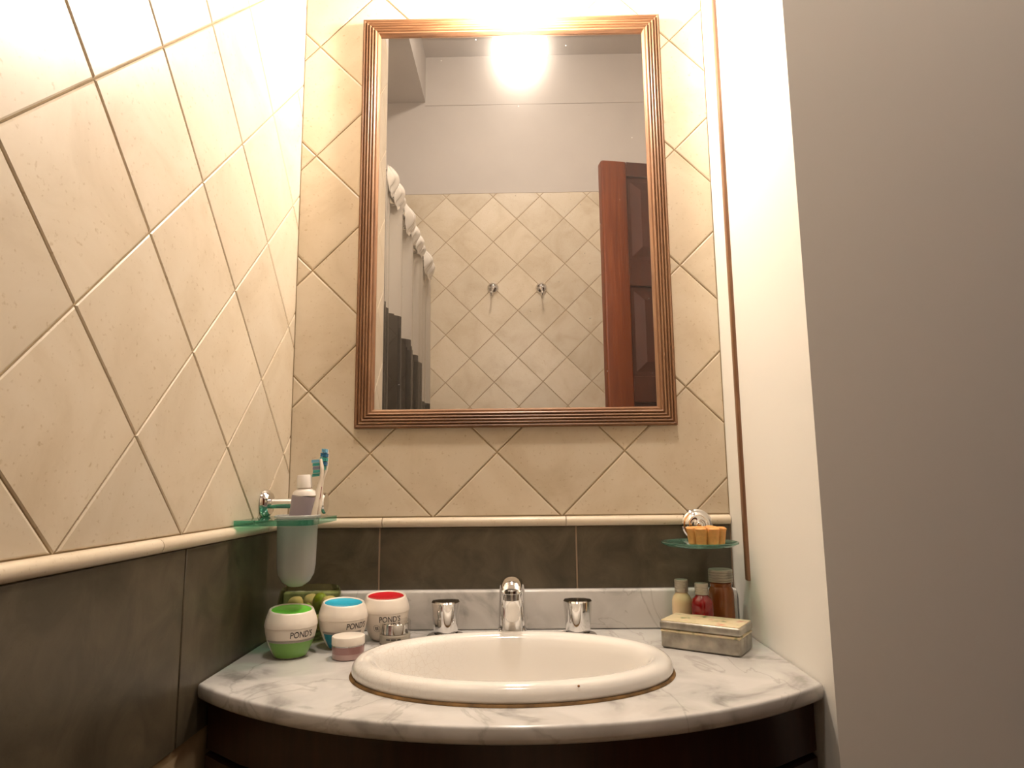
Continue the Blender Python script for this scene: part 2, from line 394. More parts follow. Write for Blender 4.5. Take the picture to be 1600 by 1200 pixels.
# ---------------------------------------------------------------- door leaf standing open
def make_door():
    L0, R0 = Vector((.298, -.889)), Vector((.470, -.921))
    d = (R0-L0).normalized(); ang = math.atan2(d.y, d.x)
    root = empty('door_1', (L0.x, L0.y, 0), ang); root['kind'] = 'structure'
    W_, T_, Z0, Z1 = .73, .038, .012, 2.083
    # local x along the leaf, y thickness towards the mirror
    xs = [(0, .082), (.324, .406), (.648, W_)]
    zr = [(Z0, .20), (.62, .70), (1.32, 1.40), (1.68, 1.762), (2.035, Z1)]
    for a, b in xs:
        box('stile', a, b, -T_/2, T_/2, Z0, Z1, MT['door_stile'], root, .006, 3)
    for a, b in zr:
        for (p, q), (r, s) in zip(xs[:-1], xs[1:]):
            box('rail', q-.001, r+.001, -T_/2+.001, T_/2-.001, a, b-.001, MT['door_panel'], root, .002, 1)
    for (a, b), (a2, b2) in zip(zr[:-1], zr[1:]):
        for (p, q), (r, s) in zip(xs[:-1], xs[1:]):
            bm = bmesh.new(); bm_box(bm, q-.004, r+.004, -.006, .006, b-.004, a2+.004)
            from_bm('panel_back', bm, MT['door_panel'], root)
            bm = bmesh.new()
            for sgn in (1, -1):
                x0, x1, z0, z1 = q+.014, r-.014, b+.014, a2-.014; i = .030
                lo = [bm.verts.new(v) for v in ((x0, .006*sgn, z0), (x1, .006*sgn, z0), (x1, .006*sgn, z1), (x0, .006*sgn, z1))]
                hi = [bm.verts.new(v) for v in ((x0+i, .018*sgn, z0+i), (x1-i, .018*sgn, z0+i), (x1-i, .018*sgn, z1-i), (x0+i, .018*sgn, z1-i))]
                for k in range(4): bm.faces.new((lo[k], lo[(k+1) % 4], hi[(k+1) % 4], hi[k]))
                bm.faces.new(hi)
            from_bm('raised_panel', bm, MT['door_panel'], root)
    hb = lathe('handle_plate', [(0, .004), (.022, .004), (.024, .002), (.024, 0)], MT['chrome'], root, 24)
    hb.location = (.041, T_/2, 1.02); hb.rotation_euler = (-PI/2, 0, 0)
    tube('lever', smooth_path([(.041, T_/2+.003, 1.02), (.041, T_/2+.045, 1.02), (.06, T_/2+.055, 1.02), (.15, T_/2+.055, 1.02)], 5), .008, MT['chrome'], root)
    return root
make_door()

# ---------------------------------------------------------------- framed mirror
def make_mirror():
    x0, x1, z0, z1 = -.2365, .2990, 1.1770, 1.9215
    root = empty('framed_mirror', ((x0+x1)/2, 0, z0), 0, 'tall rectangular mirror in reeded brown wooden frame hung on tiled wall', 'mirror')
    ox, oz = (x0+x1)/2, z0
    W_ = .0315
    prof = [(0, 0), (0, .011)]                       # (distance in from the outer edge, height off the wall)
    n = 5; rw = .0250/n
    for k in range(n):
        for s in range(7):
            t = s/6
            prof.append((.001+rw*(k+t), .0105+.0035*math.sin(PI*t)+.0015*min(1, k/2)))
    prof += [(.0265, .0125), (.0285, .0125), (W_, .0065), (W_, .003)]
    def rail(a, b, inward, along, mat, name):
        bm = bmesh.new(); A = []; B = []
        for d, h in prof:
            pa = Vector(a)+Vector(inward)*d+Vector(along)*d; pb = Vector(b)+Vector(inward)*d-Vector(along)*d
            A.append(bm.verts.new((pa.x-ox, -h-.001, pa.y-oz))); B.append(bm.verts.new((pb.x-ox, -h-.001, pb.y-oz)))
        m = len(A)
        for i in range(m): bm.faces.new((A[i], A[(i+1) % m], B[(i+1) % m], B[i]))
        bm.faces.new(A); bm.faces.new(B)
        return from_bm(name, bm, mat, root, auto=28)
    rail((x0, z0), (x1, z0), (0, 1), (1, 0), MT['frame_h'], 'frame_rail')
    rail((x0, z1), (x1, z1), (0, -1), (1, 0), MT['frame_h'], 'frame_rail')
    rail((x0, z0), (x0, z1), (1, 0), (0, 1), MT['frame_v'], 'frame_stile')
    rail((x1, z0), (x1, z1), (-1, 0), (0, 1), MT['frame_v'], 'frame_stile')
    e = W_-.001
    box('mirror_glass', x0+e-ox, x1-e-ox, -.0055, -.002, e, z1-z0-e, MT['mirror'], root)
make_mirror()

# ---------------------------------------------------------------- wall lamp over the mirror
def make_lamp():
    root = empty('wall_lamp', (LAMP_POS.x, 0, LAMP_POS.z), 0, 'glowing round globe lamp on wall bracket above the mirror', 'lamp')
    m, N, L, b = new_mat('lit_globe'); N.remove(b)
    e = N.new('ShaderNodeEmission'); e.inputs[0].default_value = (*LAMP_COL, 1); e.inputs[1].default_value = LAMP_STRENGTH
    L.new(e.outputs[0], N['Material Output'].inputs[0])
    y = LAMP_POS.y
    prof = [(0, -LAMP_R)]+[(LAMP_R*math.sin(t), -LAMP_R*math.cos(t)) for t in [PI*k/20 for k in range(1, 18)]]+[(.020, .0525)]
    lathe('globe', prof, thin_glass('misted_glass', (.97, .96, .95), .05, .6, .07, (.9, .88, .85)), root, 40, loc=(0, y, 0))
    bz = [(0, -BULB_R)]+[(BULB_R*math.sin(t), -BULB_R*math.cos(t)) for t in [PI*k/14 for k in range(1, 12)]]+[(.013, .034)]
    lathe('bulb', bz, m, root, 28, loc=(0, y, 0))
    lathe('bulb_cap', [(.013, .034), (.013, .052), (0, .052)], MT['chrome_dark'], root, 24, loc=(0, y, 0))
    lathe('socket_cup', [(.0195, .051), (.0235, .053), (.0235, .066), (.012, .074), (0, .075)], MT['chrome'], root, 32, loc=(0, y, 0))
    tube('arm', smooth_path([(0, y, .073), (0, y+.004, .098), (0, y+.035, .112), (0, -.008, .112)], 5), .006, MT['chrome'], root)
    bp = lathe('back_plate', [(0, .012), (.03, .010), (.038, .004), (.04, 0)], MT['chrome'], root, 32); bp.location = (0, -.0005, .112); bp.rotation_euler = (PI/2, 0, 0)
make_lamp()

def make_ceiling_light():
    root = empty('ceiling_light', CEIL_POS, 0, 'round opal ceiling light in the middle of the bathroom ceiling', 'lamp')
    m, N, L, b = new_mat('lit_opal'); N.remove(b)
    e = N.new('ShaderNodeEmission'); e.inputs[0].default_value = (*LAMP_COL, 1); e.inputs[1].default_value = CEIL_STRENGTH
    L.new(e.outputs[0], N['Material Output'].inputs[0])
    lathe('opal_shade', [(.118, -.022), (.112, -.035), (.090, -.048), (.055, -.056), (0, -.059)], m, root, 40)
    lathe('metal_rim', [(.135, -.0005), (.138, -.006), (.132, -.020), (.119, -.024), (.117, -.020)], MT['chrome_dark'], root, 40)
make_ceiling_light()

# ---------------------------------------------------------------- marble top, cabinet, basin
BCX, BCY, BA, BB = .0258, -.2515, .1955, .1365
RC = .54; CX0, CY0 = .0282, -.4427+RC
def front_y(x): return CY0-math.sqrt(RC*RC-(x-CX0)**2)
def make_counter():
    root = empty('marble_countertop', (0, 0, ZC), 0, 'white grey-veined marble vanity top with bowed front and low upstand', 'countertop')
    xa, xb = XL+.0035, XR-.0015
    outer = [(xb, -.0025), (xa, -.0025)]
    n = 40
    for k in range(n+1):
        x = xa+(xb-xa)*k/n; outer.append((x, front_y(x)))
    m = 96
    hole = [(BCX+(BA-.014)*math.cos(2*PI*k/m), BCY+(BB-.014)*math.sin(2*PI*k/m)) for k in range(m)]
    bm = bmesh.new()
    # outline rings from the underside over the rounded nose to the top face; the nose only at the bowed front
    def ring(off, z):
        out = []
        for i, (x, y) in enumerate(outer):
            if i < 2: out.append(bm.verts.new((x, y, z)))
            else:
                d = Vector((x-CX0, y-CY0)).normalized(); out.append(bm.verts.new((min(max(x-d.x*off, xa), xb), y-d.y*off, z)))
        return out
    T = .019; r = .0035; q_ = .007
    rings = [ring(q_, -T)]+[ring(q_-q_*math.sin(t), -T+q_-q_*math.cos(t)) for t in (PI/6, PI/3, PI/2)]+[ring(r-r*math.cos(t), -r+r*math.sin(t)) for t in (0, PI/6, PI/3, PI/2)]
    for A, B in zip(rings[:-1], rings[1:]):
        for i in range(len(A)): bm.faces.new((A[i], A[(i+1) % len(A)], B[(i+1) % len(B)], B[i]))
    ht = [bm.verts.new((x, y, 0)) for x, y in hole]; hb = [bm.verts.new((x, y, -T)) for x, y in hole]
    for i in range(m): bm.faces.new((ht[i], ht[(i+1) % m], hb[(i+1) % m], hb[i]))
    bm.edges.ensure_lookup_table()
    for O, Hh in ((rings[-1], ht), (rings[0], hb)):
        es = []
        for R_ in (O, Hh):
            for i in range(len(R_)):
                e = bm.edges.get((R_[i], R_[(i+1) % len(R_)]))
                es.append(e)
        bmesh.ops.triangle_fill(bm, use_beauty=True, use_dissolve=False, edges=es)
    from_bm('slab', bm, MT['marble'], root, auto=50)
    box('upstand', xa, xb, -.021, -.0025, .0003, .0605, MT['marble'], root, .004, 3)
make_counter()

def make_cabinet():
    root = empty('vanity_cabinet', (0, 0, 0), 0, 'dark wooden vanity cabinet under the marble top', 'cabinet')
    zt = ZC-.0195
    xa, xb = XL+.006, XR-.004
    n = 28; ins = .022
    def band(name, x0, x1, z0, z1, off, th):
        bm = bmesh.new(); k = 12; F = []; B = []
        for i in range(k+1):
            x = x0+(x1-x0)*i/k; y = front_y(x)+ins+off
            F.append((bm.verts.new((x, y, z0)), bm.verts.new((x, y, z1)))); B.append((bm.verts.new((x, y+th, z0)), bm.verts.new((x, y+th, z1))))
        for i in range(k):
            bm.faces.new((F[i][0], F[i+1][0], F[i+1][1], F[i][1])); bm.faces.new((B[i][0], B[i+1][0], B[i+1][1], B[i][1]))
            bm.faces.new((F[i][1], F[i+1][1], B[i+1][1], B[i][1])); bm.faces.new((F[i][0], F[i+1][0], B[i+1][0], B[i][0]))
        for i in (0, k): bm.faces.new((F[i][0], F[i][1], B[i][1], B[i][0]))
        return from_bm(name, bm, MT['cabinet'], root, auto=40)
    band('front_rail', xa, xb, zt-.06, zt, .004, .018)
    band('plinth', xa, xb, .0, .10, .03, .018)
    mid = (xa+xb)/2
    for a, b, kx in ((xa+.002, mid-.002, mid-.03), (mid+.002, xb-.002, mid+.03)):
        d = band('cabinet_door', a, b, .105, zt-.065, 0, .02)
        kb = lathe('knob', [(0, .022), (.009, .020), (.012, .014), (.006, .006), (.007, 0)], MT['chrome_dark'], d, 20)
        kb.location = (kx, front_y(kx)+ins, .55); kb.rotation_euler = (PI/2, 0, 0)
    for x0, x1 in ((xa, xa+.016), (xb-.016, xb)): box('side_panel', x0, x1, max(front_y(x0), front_y(x1))+ins+.022, -.006, 0, zt, MT['cabinet'], root)
    box('bottom_panel', xa+.017, xb-.017, -.30, -.006, .10, .116, MT['cabinet'], root)
make_cabinet()

def make_basin():
    root = empty('washbasin', (BCX, BCY, ZC), 0, 'oval cream ceramic drop-in washbasin with rolled rim', 'washbasin')
    prof = [(.0125, -.004), (.0125, .0022), (.001, .0022), (-.0005, .006), (-.0002, .011), (.0025, .016), (.007, .0197), (.013, .0212), (.019, .0205), (.0245, .0175), (.0285, .012), (.032, .003), (.036, -.010), (.041, -.028), (.048, -.050), (.058, -.075), (.072, -.098), (.090, -.115), (.108, -.123), (.120, -.126)]
    bm = bmesh.new(); seg = 96; rings = []
    for d, z in prof:
        rings.append([bm.verts.new(((BA-d)*math.cos(2*PI*k/seg), (BB-d)*math.sin(2*PI*k/seg), z)) for k in range(seg)])
    for A, B in zip(rings[:-1], rings[1:]):
        for k in range(seg): bm.faces.new((A[k], A[(k+1) % seg], B[(k+1) % seg], B[k]))
    bm.faces.new(rings[-1])
    me_o = from_bm('bowl', bm, MT['ceramic'], root, smooth=True)
    # faint glaze crackle on the ceramic
    m = MT['ceramic']; N, L = m.node_tree.nodes, m.node_tree.links; b = N['Principled BSDF']
    tc = N.new('ShaderNodeTexCoord'); v = N.new('ShaderNodeTexVoronoi'); v.feature = 'DISTANCE_TO_EDGE'; v.inputs['Scale'].default_value = 130
    r = N.new('ShaderNodeValToRGB'); r.color_ramp.elements[0].position = 0; r.color_ramp.elements[0].color = (.66, .59, .52, 1)
    r.color_ramp.elements[1].position = .03; r.color_ramp.elements[1].color = (.80, .765, .715, 1)
    L.new(tc.outputs['Object'], v.inputs['Vector']); L.new(v.outputs['Distance'], r.inputs[0])
    sx = N.new('ShaderNodeSeparateXYZ'); L.new(tc.outputs['Object'], sx.inputs[0])
    mr = N.new('ShaderNodeMapRange'); mr.inputs['From Min'].default_value = -.05; mr.inputs['From Max'].default_value = -.13; L.new(sx.outputs[0], mr.inputs[0])
    mx = N.new('ShaderNodeMix'); mx.data_type = 'RGBA'; mx.inputs[6].default_value = (.80, .765, .715, 1)
    L.new(mr.outputs[0], mx.inputs[0]); L.new(r.outputs[0], mx.inputs[7]); L.new(mx.outputs[2], b.inputs['Base Color'])
    bm = bmesh.new(); rings = []
    for d, z in [(-.003, .0003), (-.0022, .0024), (.004, .0030), (.011, .0030), (.011, .0004)]:
        rings.append([bm.verts.new(((BA-d)*math.cos(2*PI*k/seg), (BB-d)*math.sin(2*PI*k/seg), z)) for k in range(seg)])
    for A, B in zip(rings[:-1], rings[1:]):
        for k in range(seg): bm.faces.new((A[k], A[(k+1) % seg], B[(k+1) % seg], B[k]))
    from_bm('sealant_bead', bm, MT['sealant'], root, smooth=True)
    lathe('drain', [(0, -.1235), (.010, -.1235), (.0155, -.1245), (.016, -.1258)], MT['chrome'], root, 24)
    p = at_y(919, 1084, BCY-BB+.012)
    ch = ball('glaze_chip', (.0715, -.1265, .0175), .0014, .0012, .0012, plain('chip', (.28, .12, .03), .8), root, seg=10)
make_basin()

# ---------------------------------------------------------------- tap set
def make_faucet():
    x = .0240
    root = empty('basin_spout', (x, -.078, ZC), 0, 'chrome arched spout between two tap knobs behind the basin', 'faucet')
    y0 = 0.0
    path = smooth_path([(0, y0+.004, .001), (0, y0+.004, .030), (0, y0+.001, .056), (0, y0-.012, .077), (0, y0-.034, .0855), (0, y0-.056, .0835), (0, y0-.068, .0785)], 6)
    rad = lerp_list([(.0222, .0200), (.0210, .0185), (.0195, .0165), (.0182, .0135), (.0165, .0105), (.0150, .0080), (.0130, .0040)], len(path))
    tube('spout_body', path, rad, MT['chrome'], root, 28, side=(1, 0, 0), auto=60)
    lathe('collar', [(.0128, .0), (.0142, .001), (.0142, .0050), (.0125, .006)], MT['chrome'], root, 32, loc=(0, y0-.058, .0738))
    lathe('aerator', [(0, .0005), (.0085, .0), (.0112, .0005), (.0112, .010), (0, .010)], MT['chrome_dark'], root, 32, loc=(0, y0-.058, .0645))
    lathe('base_ring', [(.0225, 0), (.0245, .0005), (.0245, .003), (.0215, .005)], MT['chrome'], root, 32, loc=(0, y0+.004, .0002))
make_faucet()
def make_knob(px, lab, rz):
    p = at_y(px, 940, -.072)
    root = empty('tap_knob', (p.x, -.072, ZC), rz, lab, 'tap')
    def tri(t, r, z): return r*(1+.075*math.cos(3*t)), z
    lathe('escutcheon', [(.0290, 0), (.0295, .002), (.0270, .005), (.018, .0075)], MT['chrome_dark'], root, 40, loc=(0, 0, .0002))
    lathe('grip', [(.0170, .0075), (.0178, .010), (.0190, .024), (.0205, .040), (.0213, .0505), (.0213, .0520), (.0205, .0530)], MT['chrome'], root, 60, fn=tri)
    lathe('cap', [(.0205, .0530), (.0195, .0542), (.010, .0555), (0, .0558)], MT['chrome_dark'], root, 60, fn=tri)
make_knob(697, 'chrome tap knob beside the red-topped cream jar', .25)
make_knob(902, 'chrome tap knob on the tin side of the spout', -.15)

# ---------------------------------------------------------------- lettering helper
def text_mesh(body, width, height=None, font_bold=False):
    cu = D.curves.new('lettering', 'FONT'); cu.body = body; cu.align_x = 'CENTER'; cu.size = 1; cu.resolution_u = 4; cu.offset = .008
    o = D.objects.new('lettering', cu); COL.objects.link(o)
    dg = bpy.context.evaluated_depsgraph_get(); me = D.meshes.new_from_object(o.evaluated_get(dg))
    D.objects.remove(o)
    xs = [v.co.x for v in me.vertices]; ys = [v.co.y for v in me.vertices]
    s = width/(max(xs)-min(xs)); sy = s if height is None else height/(max(ys)-min(ys))
    cx = (max(xs)+min(xs))/2; y0 = min(ys)
    for v in me.vertices: v.co = Vector(((v.co.x-cx)*s, (v.co.y-y0)*sy, 0))
    return me
def wrap(me, rfun, theta0, z0, eps=.0004):
    bm = bmesh.new(); bm.from_mesh(me)
    bmesh.ops.subdivide_edges(bm, edges=[e for e in bm.edges if e.calc_length() > .002], cuts=2)
    bmesh.ops.triangulate(bm, faces=bm.faces[:])
    for v in bm.verts:
        z = z0+v.co.y; r = rfun(z)+eps; t = theta0+v.co.x/r
        v.co = Vector((r*math.sin(t), -r*math.cos(t), z))
    bm.to_mesh(me); bm.free(); return me
INK = plain('ink', (.035, .03, .028), .5)
def prof_r(prof):
    P = sorted(((z, r) for r, z in prof))
    def f(z):
        for (z0, r0), (z1, r1) in zip(P[:-1], P[1:]):
            if z0 <= z <= z1 and z1 > z0: return r0+(r1-r0)*(z-z0)/(z1-z0)
        return P[-1][1]
    return f
PLW = plain('cream_plastic', (.80, .72, .63), .28, coat=.2)
GREY = plain('grey_print', (.33, .29, .26), .4)
def face_cam(x, y): return math.atan2(CAM.x-x, -(CAM.y-y))     # angle from -Y towards +X
def make_jar(name, label, base, s, topcol, text_dt, labelcol=None, lab_rng=None, tilt=.09, tiltdir=0.0, emblem=False):
    rz = face_cam(base[0], base[1])
    root = empty(name, base, rz, label, 'jar')
    body = [(0, .0005), (.0175, .0), (.0200, .0015), (.0235, .008), (.0275, .018), (.0308, .029), (.0328, .040), (.0334, .0465)]
    lid = [(.0338, .0468), (.0339, .050), (.0330, .056), (.0312, .063), (.0290, .0695), (.0282, .0715), (.0272, .0722), (.0262, .0716), (.0255, .0706)]
    disc = [(.0258, .0706), (.0225, .0690), (.015, .0672), (.007, .0663), (0, .0660)]
    KR, KZ = 1.04, .87
    body, lid, disc = ([(r*KR, z*KZ) for r, z in q] for q in (body, lid, disc))
    def slope(t, r, z):
        k = max(0, min(1, (z-.045)/.016))
        return r, z-k*tilt*r*math.cos(t-tiltdir)
    S = lambda p: [(r*s, z*s) for r, z in p]
    lathe('jar_body', S(body), PLW, root, 56)
    lathe('lid', S(lid), PLW, root, 56, fn=lambda t, r, z: tuple(v*s for v in slope(t, r/s, z/s)))
    lathe('lid_inlay', S(disc), plain(name+'_inlay', topcol, .22, coat=.4), root, 56, fn=lambda t, r, z: tuple(v*s for v in slope(t, r/s, z/s)))
    rf = prof_r(S(body))
    link('lettering', wrap(text_mesh("POND'S", .0320*s, .0086*s), rf, text_dt, .0292*s), INK, root)
    if labelcol:
        a0, a1 = lab_rng; e = .0003
        z1 = .0285
        lb = [(r*KR*s+e, z*KZ*s) for r, z in [(.0203, .0018), (.0235, .008), (.0275, .018), (.0300, .0262)]]
        lathe('label', lb, plain(name+'_label', labelcol, .3), root, 40, a0=a0, a1=a1)
        gb = [(r*KR*s+e, z*KZ*s) for r, z in [(.0300, .0264), (.0311, .0300)]]
        lathe('label_band', gb, GREY, root, 40, a0=a0-.05, a1=a1)
    if emblem:
        # round emblem with short strokes, then a small mark below
        bm = bmesh.new(); n = 28
        A = [bm.verts.new((.0052*math.cos(2*PI*k/n)*s, .0052*math.sin(2*PI*k/n)*s, 0)) for k in range(n)]
        B = [bm.verts.new((.0048*math.cos(2*PI*k/n)*s, .0048*math.sin(2*PI*k/n)*s, 0)) for k in range(n)]
        for k in range(n): bm.faces.new((A[k], A[(k+1) % n], B[(k+1) % n], B[k]))
        for x, h in ((-.0022, .0022), (-.0008, .0030), (.0006, .0024), (.0020, .0030)):
            q = [bm.verts.new(v) for v in ((x*s-.0004, -h*s, 0), (x*s+.0004, -h*s, 0), (x*s+.0004, h*s, 0), (x*s-.0004, h*s, 0))]; bm.faces.new(q)
        me = D.meshes.new('emblem'); bm.to_mesh(me); bm.free()
        link('emblem', wrap(me, rf, text_dt-.62, .0205*s), INK, root)
        bm = bmesh.new(); bmesh.ops.create_circle(bm, cap_ends=True, segments=14, radius=.0011*s)
        me = D.meshes.new('dot'); bm.to_mesh(me); bm.free()
        link('print_dot', wrap(me, rf, text_dt-.35, .0105*s), INK, root)
    return root
def base_at(px, py, r):
    """centre of a round base whose front-most point shows at (px, py) on the marble"""
    p = at_z(px, py, ZC); d = Vector((p.x-CAM.x, p.y-CAM.y)).normalized()
    return (p.x+d.x*r, p.y+d.y*r, ZC+.0004)
make_jar('cream_jar_red', 'white round cream jar with red sunken lid top', base_at(602, 1003, .02), 1.0, (.52, .012, .02), .20, tiltdir=.1, emblem=True)
make_jar('cream_jar_blue', 'white round cream jar with bright blue lid top and teal lower label', base_at(535, 1016, .02), .985, (.03, .42, .62), .62, (.005, .19, .26), (-1.0, .9), tiltdir=.35)
make_jar('cream_jar_green', 'white round cream jar with lime green lid top and green lower label', base_at(453, 1031, .02), .985, (.18, .72, .06), .45, (.17, .36, .07), (-1.1, 1.3), tiltdir=.3)

def make_pink_jar():
    b = base_at(543.5, 1034, .0215)
    root = empty('small_pink_jar', b, 0, 'small mauve glass jar with white lid at the basin edge', 'jar')
    root.scale = (1, 1, .88)
    pink = plain('mauve_glass', (.34, .18, .17), .25, coat=.6); pale = plain('mauve_glass_foot', (.46, .31, .29), .2, coat=.6)
    lathe('foot', [(0, 0), (.0195, 0), (.0208, .001), (.0210, .0085)], pale, root)
    lathe('jar_body', [(.0211, .0085), (.0213, .0100), (.0213, .0180), (.0205, .0188)], pink, root)
    lathe('lid_ring', [(.0206, .0188), (.0212, .0190), (.0212, .0200), (.0206, .0202)], MT['chrome'], root)
    lathe('lid', [(.0208, .0202), (.0218, .0206), (.0218, .0310), (.0210, .0322), (.019, .0326), (0, .0328)], PLW, root)
make_pink_jar()
def make_silver_jar():
    b = base_at(617, 1010, .022)
    root = empty('small_silver_jar', b, face_cam(b[0], b[1]), 'small clear jar with silver lid in front of the red-topped jar', 'jar')
    root.scale = (1, 1, .88)
    gl = thin_glass('clear_plastic', (.93, .92, .90), .03)
    cream = plain('frosted_body', (.36, .32, .26), .35, coat=.4)
    lathe('jar_body', [(0, .0006), (.0205, .0006), (.0222, .0015), (.0222, .0135), (.0195, .0150), (0, .0150)], cream, root)
    lathe('silver_lid', [(.0190, .0152), (.0197, .0160), (.0197, .0315), (.0190, .0322), (0, .0324)], MT['chrome'], root)
    lathe('clear_cap', [(.0222, .0150), (.0224, .0158), (.0222, .0350), (.0212, .0366), (.019, .0370), (0, .0371)], gl, root)
    bm = bmesh.new()
    for x, wd_ in ((-.008, .006), (.0, .007), (.008, .005)):
        q = [bm.verts.new(v) for v in ((x-wd_/2, -.0008, 0), (x+wd_/2, -.0008, 0), (x+wd_/2, .0008, 0), (x-wd_/2, .0008, 0))]; bm.faces.new(q)
    me = D.meshes.new('print_line'); bm.to_mesh(me); bm.free()
    link('print_line', wrap(me, lambda z: .0222, -.1, .0095), INK, root)
make_silver_jar()

# ---------------------------------------------------------------- glass bowl of soaps
def make_bowl():
    c = at_z(488, 1000, ZC); cx, cy = -.2820, -.0700
    root = empty('glass_bowl', (cx, cy, ZC+.0004), 0, 'clear rounded glass bowl holding green and cream soaps', 'bowl')
    gl = thin_glass('bowl_glass', (.80, .84, .66), .02)
    outer = [(0, .0), (.020, .0), (.024, .002), (.036, .014), (.0445, .030), (.0475, .044), (.0470, .057), (.0445, .069), (.0430, .0740)]
    inner = [(.0415, .0740), (.0430, .068), (.0455, .056), (.0460, .044), (.0430, .031), (.035, .0165), (.024, .0055), (0, .004)]
    lathe('bowl_wall', outer+inner, gl, root, 56)
    gr = plain('green_soap', (.33, .37, .035), .4, sss=.15); cr = plain('cream_soap', (.74, .55, .31), .6, sss=.1)
    G = 'egg soaps in the glass bowl'; C_ = 'cream soap balls in the glass bowl'
    Z = ZC
    items = [('g', -.001, -.022, .036, .0115, .0115, .0205), ('g', .014, .006, .052, .012, .012, .014), ('g', .017, .017, .025, .0125, .0125, .0135), ('g', -.002, .002, .0165, .012, .012, .0115), ('g', -.018, .014, .028, .0125, .0125, .0155),
             ('c', .030, -.006, .0535, .0125, .0115, .0100), ('c', -.019, -.010, .052, .0115, .0115, .0115), ('c', .020, -.010, .0265, .0125, .0125, .0125), ('c', -.006, .024, .050, .0125, .0125, .012)]
    own = {0: 'tall olive green soap standing nearest the lime-topped jar in the bowl', 1: 'olive green soap leaning on the lumpy cream ball in the bowl',
           5: 'lumpy cream soap ball on top of the bowl above the blue-topped jar', 6: 'cream soap ball lying against the bowl wall by the tumbler'}
    for k, (t, x, y, z, rx, ry, rz) in enumerate(items):
        if t == 'g':
            o = ball('green_soap', (cx+x, cy+y, Z+z), rx, ry, rz, gr, None, seed=k); o.rotation_euler = (.2*math.sin(k), .25*math.cos(2*k), 0)
            tag(o, own.get(k, 'olive green egg-shaped soap buried deep in the glass bowl'), 'soap', G)
        else:
            o = ball('cream_soap', (cx+x, cy+y, Z+z), rx, ry, rz, cr, None, lump=.10, seed=k, seg=28)
            tag(o, own.get(k, 'cream ball of soap buried deep in the glass bowl'), 'soap', C_)
make_bowl()

# ---------------------------------------------------------------- toothbrush holder
def make_holder():
    xr = -.240; yb, yf = -.087, -.218; zt = 1.0395; th = .0075
    tx, ty = -.2765, -.158; tr = .0280
    root = empty('tumbler_holder', (XL+.001, -.12, zt), 0, 'green-edged glass plate bracket with chrome arm on the side wall', 'holder')
    ox, oy, oz = XL+.001, -.12, zt
    gl = thin_glass('plate_glass', (.45, .80, .68), .03, 1.0, .25, (.12, .42, .33))
    bm = bmesh.new()
    out = []; r = .016
    for cx, cy, a0 in ((xr-r, yf+r, -PI/2), (xr-.003, yb-.003, 0)):
        rr = r if a0 < 0 else .003
        for k in range(9):
            t = a0+PI/2*k/8; out.append((cx+rr*math.cos(t), cy+rr*math.sin(t)))
    out += [(XL+.003, yb), (XL+.003, yf)]
    m = 40; hole = [(tx+(tr+.0005)*math.cos(2*PI*k/m), ty+(tr+.0005)*math.sin(2*PI*k/m)) for k in range(m)]
    lay = []
    for z in (0, -th): lay.append(([bm.verts.new((x-ox, y-oy, z)) for x, y in out], [bm.verts.new((x-ox, y-oy, z)) for x, y in hole]))
    for q in (0, 1):
        A, B = lay[0][q], lay[1][q]; n = len(A)
        for i in range(n): bm.faces.new((A[i], A[(i+1) % n], B[(i+1) % n], B[i]))
    for O, Hh in lay:
        es = [bm.edges.get((R_[i], R_[(i+1) % len(R_)])) for R_ in (O, Hh) for i in range(len(R_))]
        bmesh.ops.triangle_fill(bm, use_beauty=True, use_dissolve=False, edges=es)
    from_bm('glass_plate', bm, gl, root)
    ay, az = -.105, 1.0600
    e = at_y(508, 786, ay)
    az = e.z
    ro = lathe('rosette', [(0, .010), (.016, .009), (.021, .004), (.022, 0)], MT['chrome'], root, 32); ro.location = (0, ay-oy, az-oz); ro.rotation_euler = (0, PI/2, 0)
    tube('arm', [(.004, ay-oy, az-oz), (e.x-ox-.002, ay-oy, az-oz)], .0075, MT['chrome'], root, 20)
    dk = lathe('end_disc', [(0, .004), (.014, .0038), (.0160, .002), (.0160, 0), (0, -.001)], MT['chrome'], root, 36); dk.location = (e.x-ox-.002, ay-oy, az-oz); dk.rotation_euler = (0, PI/2, 0)
    tube('clamp_post', [(.045, ay-oy, .0005), (.045, ay-oy, az-oz)], .005, MT['chrome'], root, 16)
    # tumbler
    tz = .945
    tum = empty('tumbler', (tx, ty, tz), 0, 'frosted glass tumbler hanging in the glass plate bracket', 'tumbler')
    fr = thin_glass('frosted_glass', (.86, .86, .83), .25, .8, .80, (.66, .65, .63))
    top = zt-tz
    o_ = [(0, 0), (.010, .0015), (.019, .008), (.0245, .018), (.0262, .030), (.0270, .060), (.0278, top+.0006), (.0312, top+.0010), (.0316, top+.0035), (.0305, top+.0045)]
    i_ = [(.0262, top+.0040), (.0254, .060), (.0246, .030), (.0228, .019), (.0178, .0098), (.009, .0035), (0, .002)]
    lathe('tumbler_wall', o_+i_, fr, tum, 48)
    return tx, ty, tz
TX, TY, TZ = make_holder()

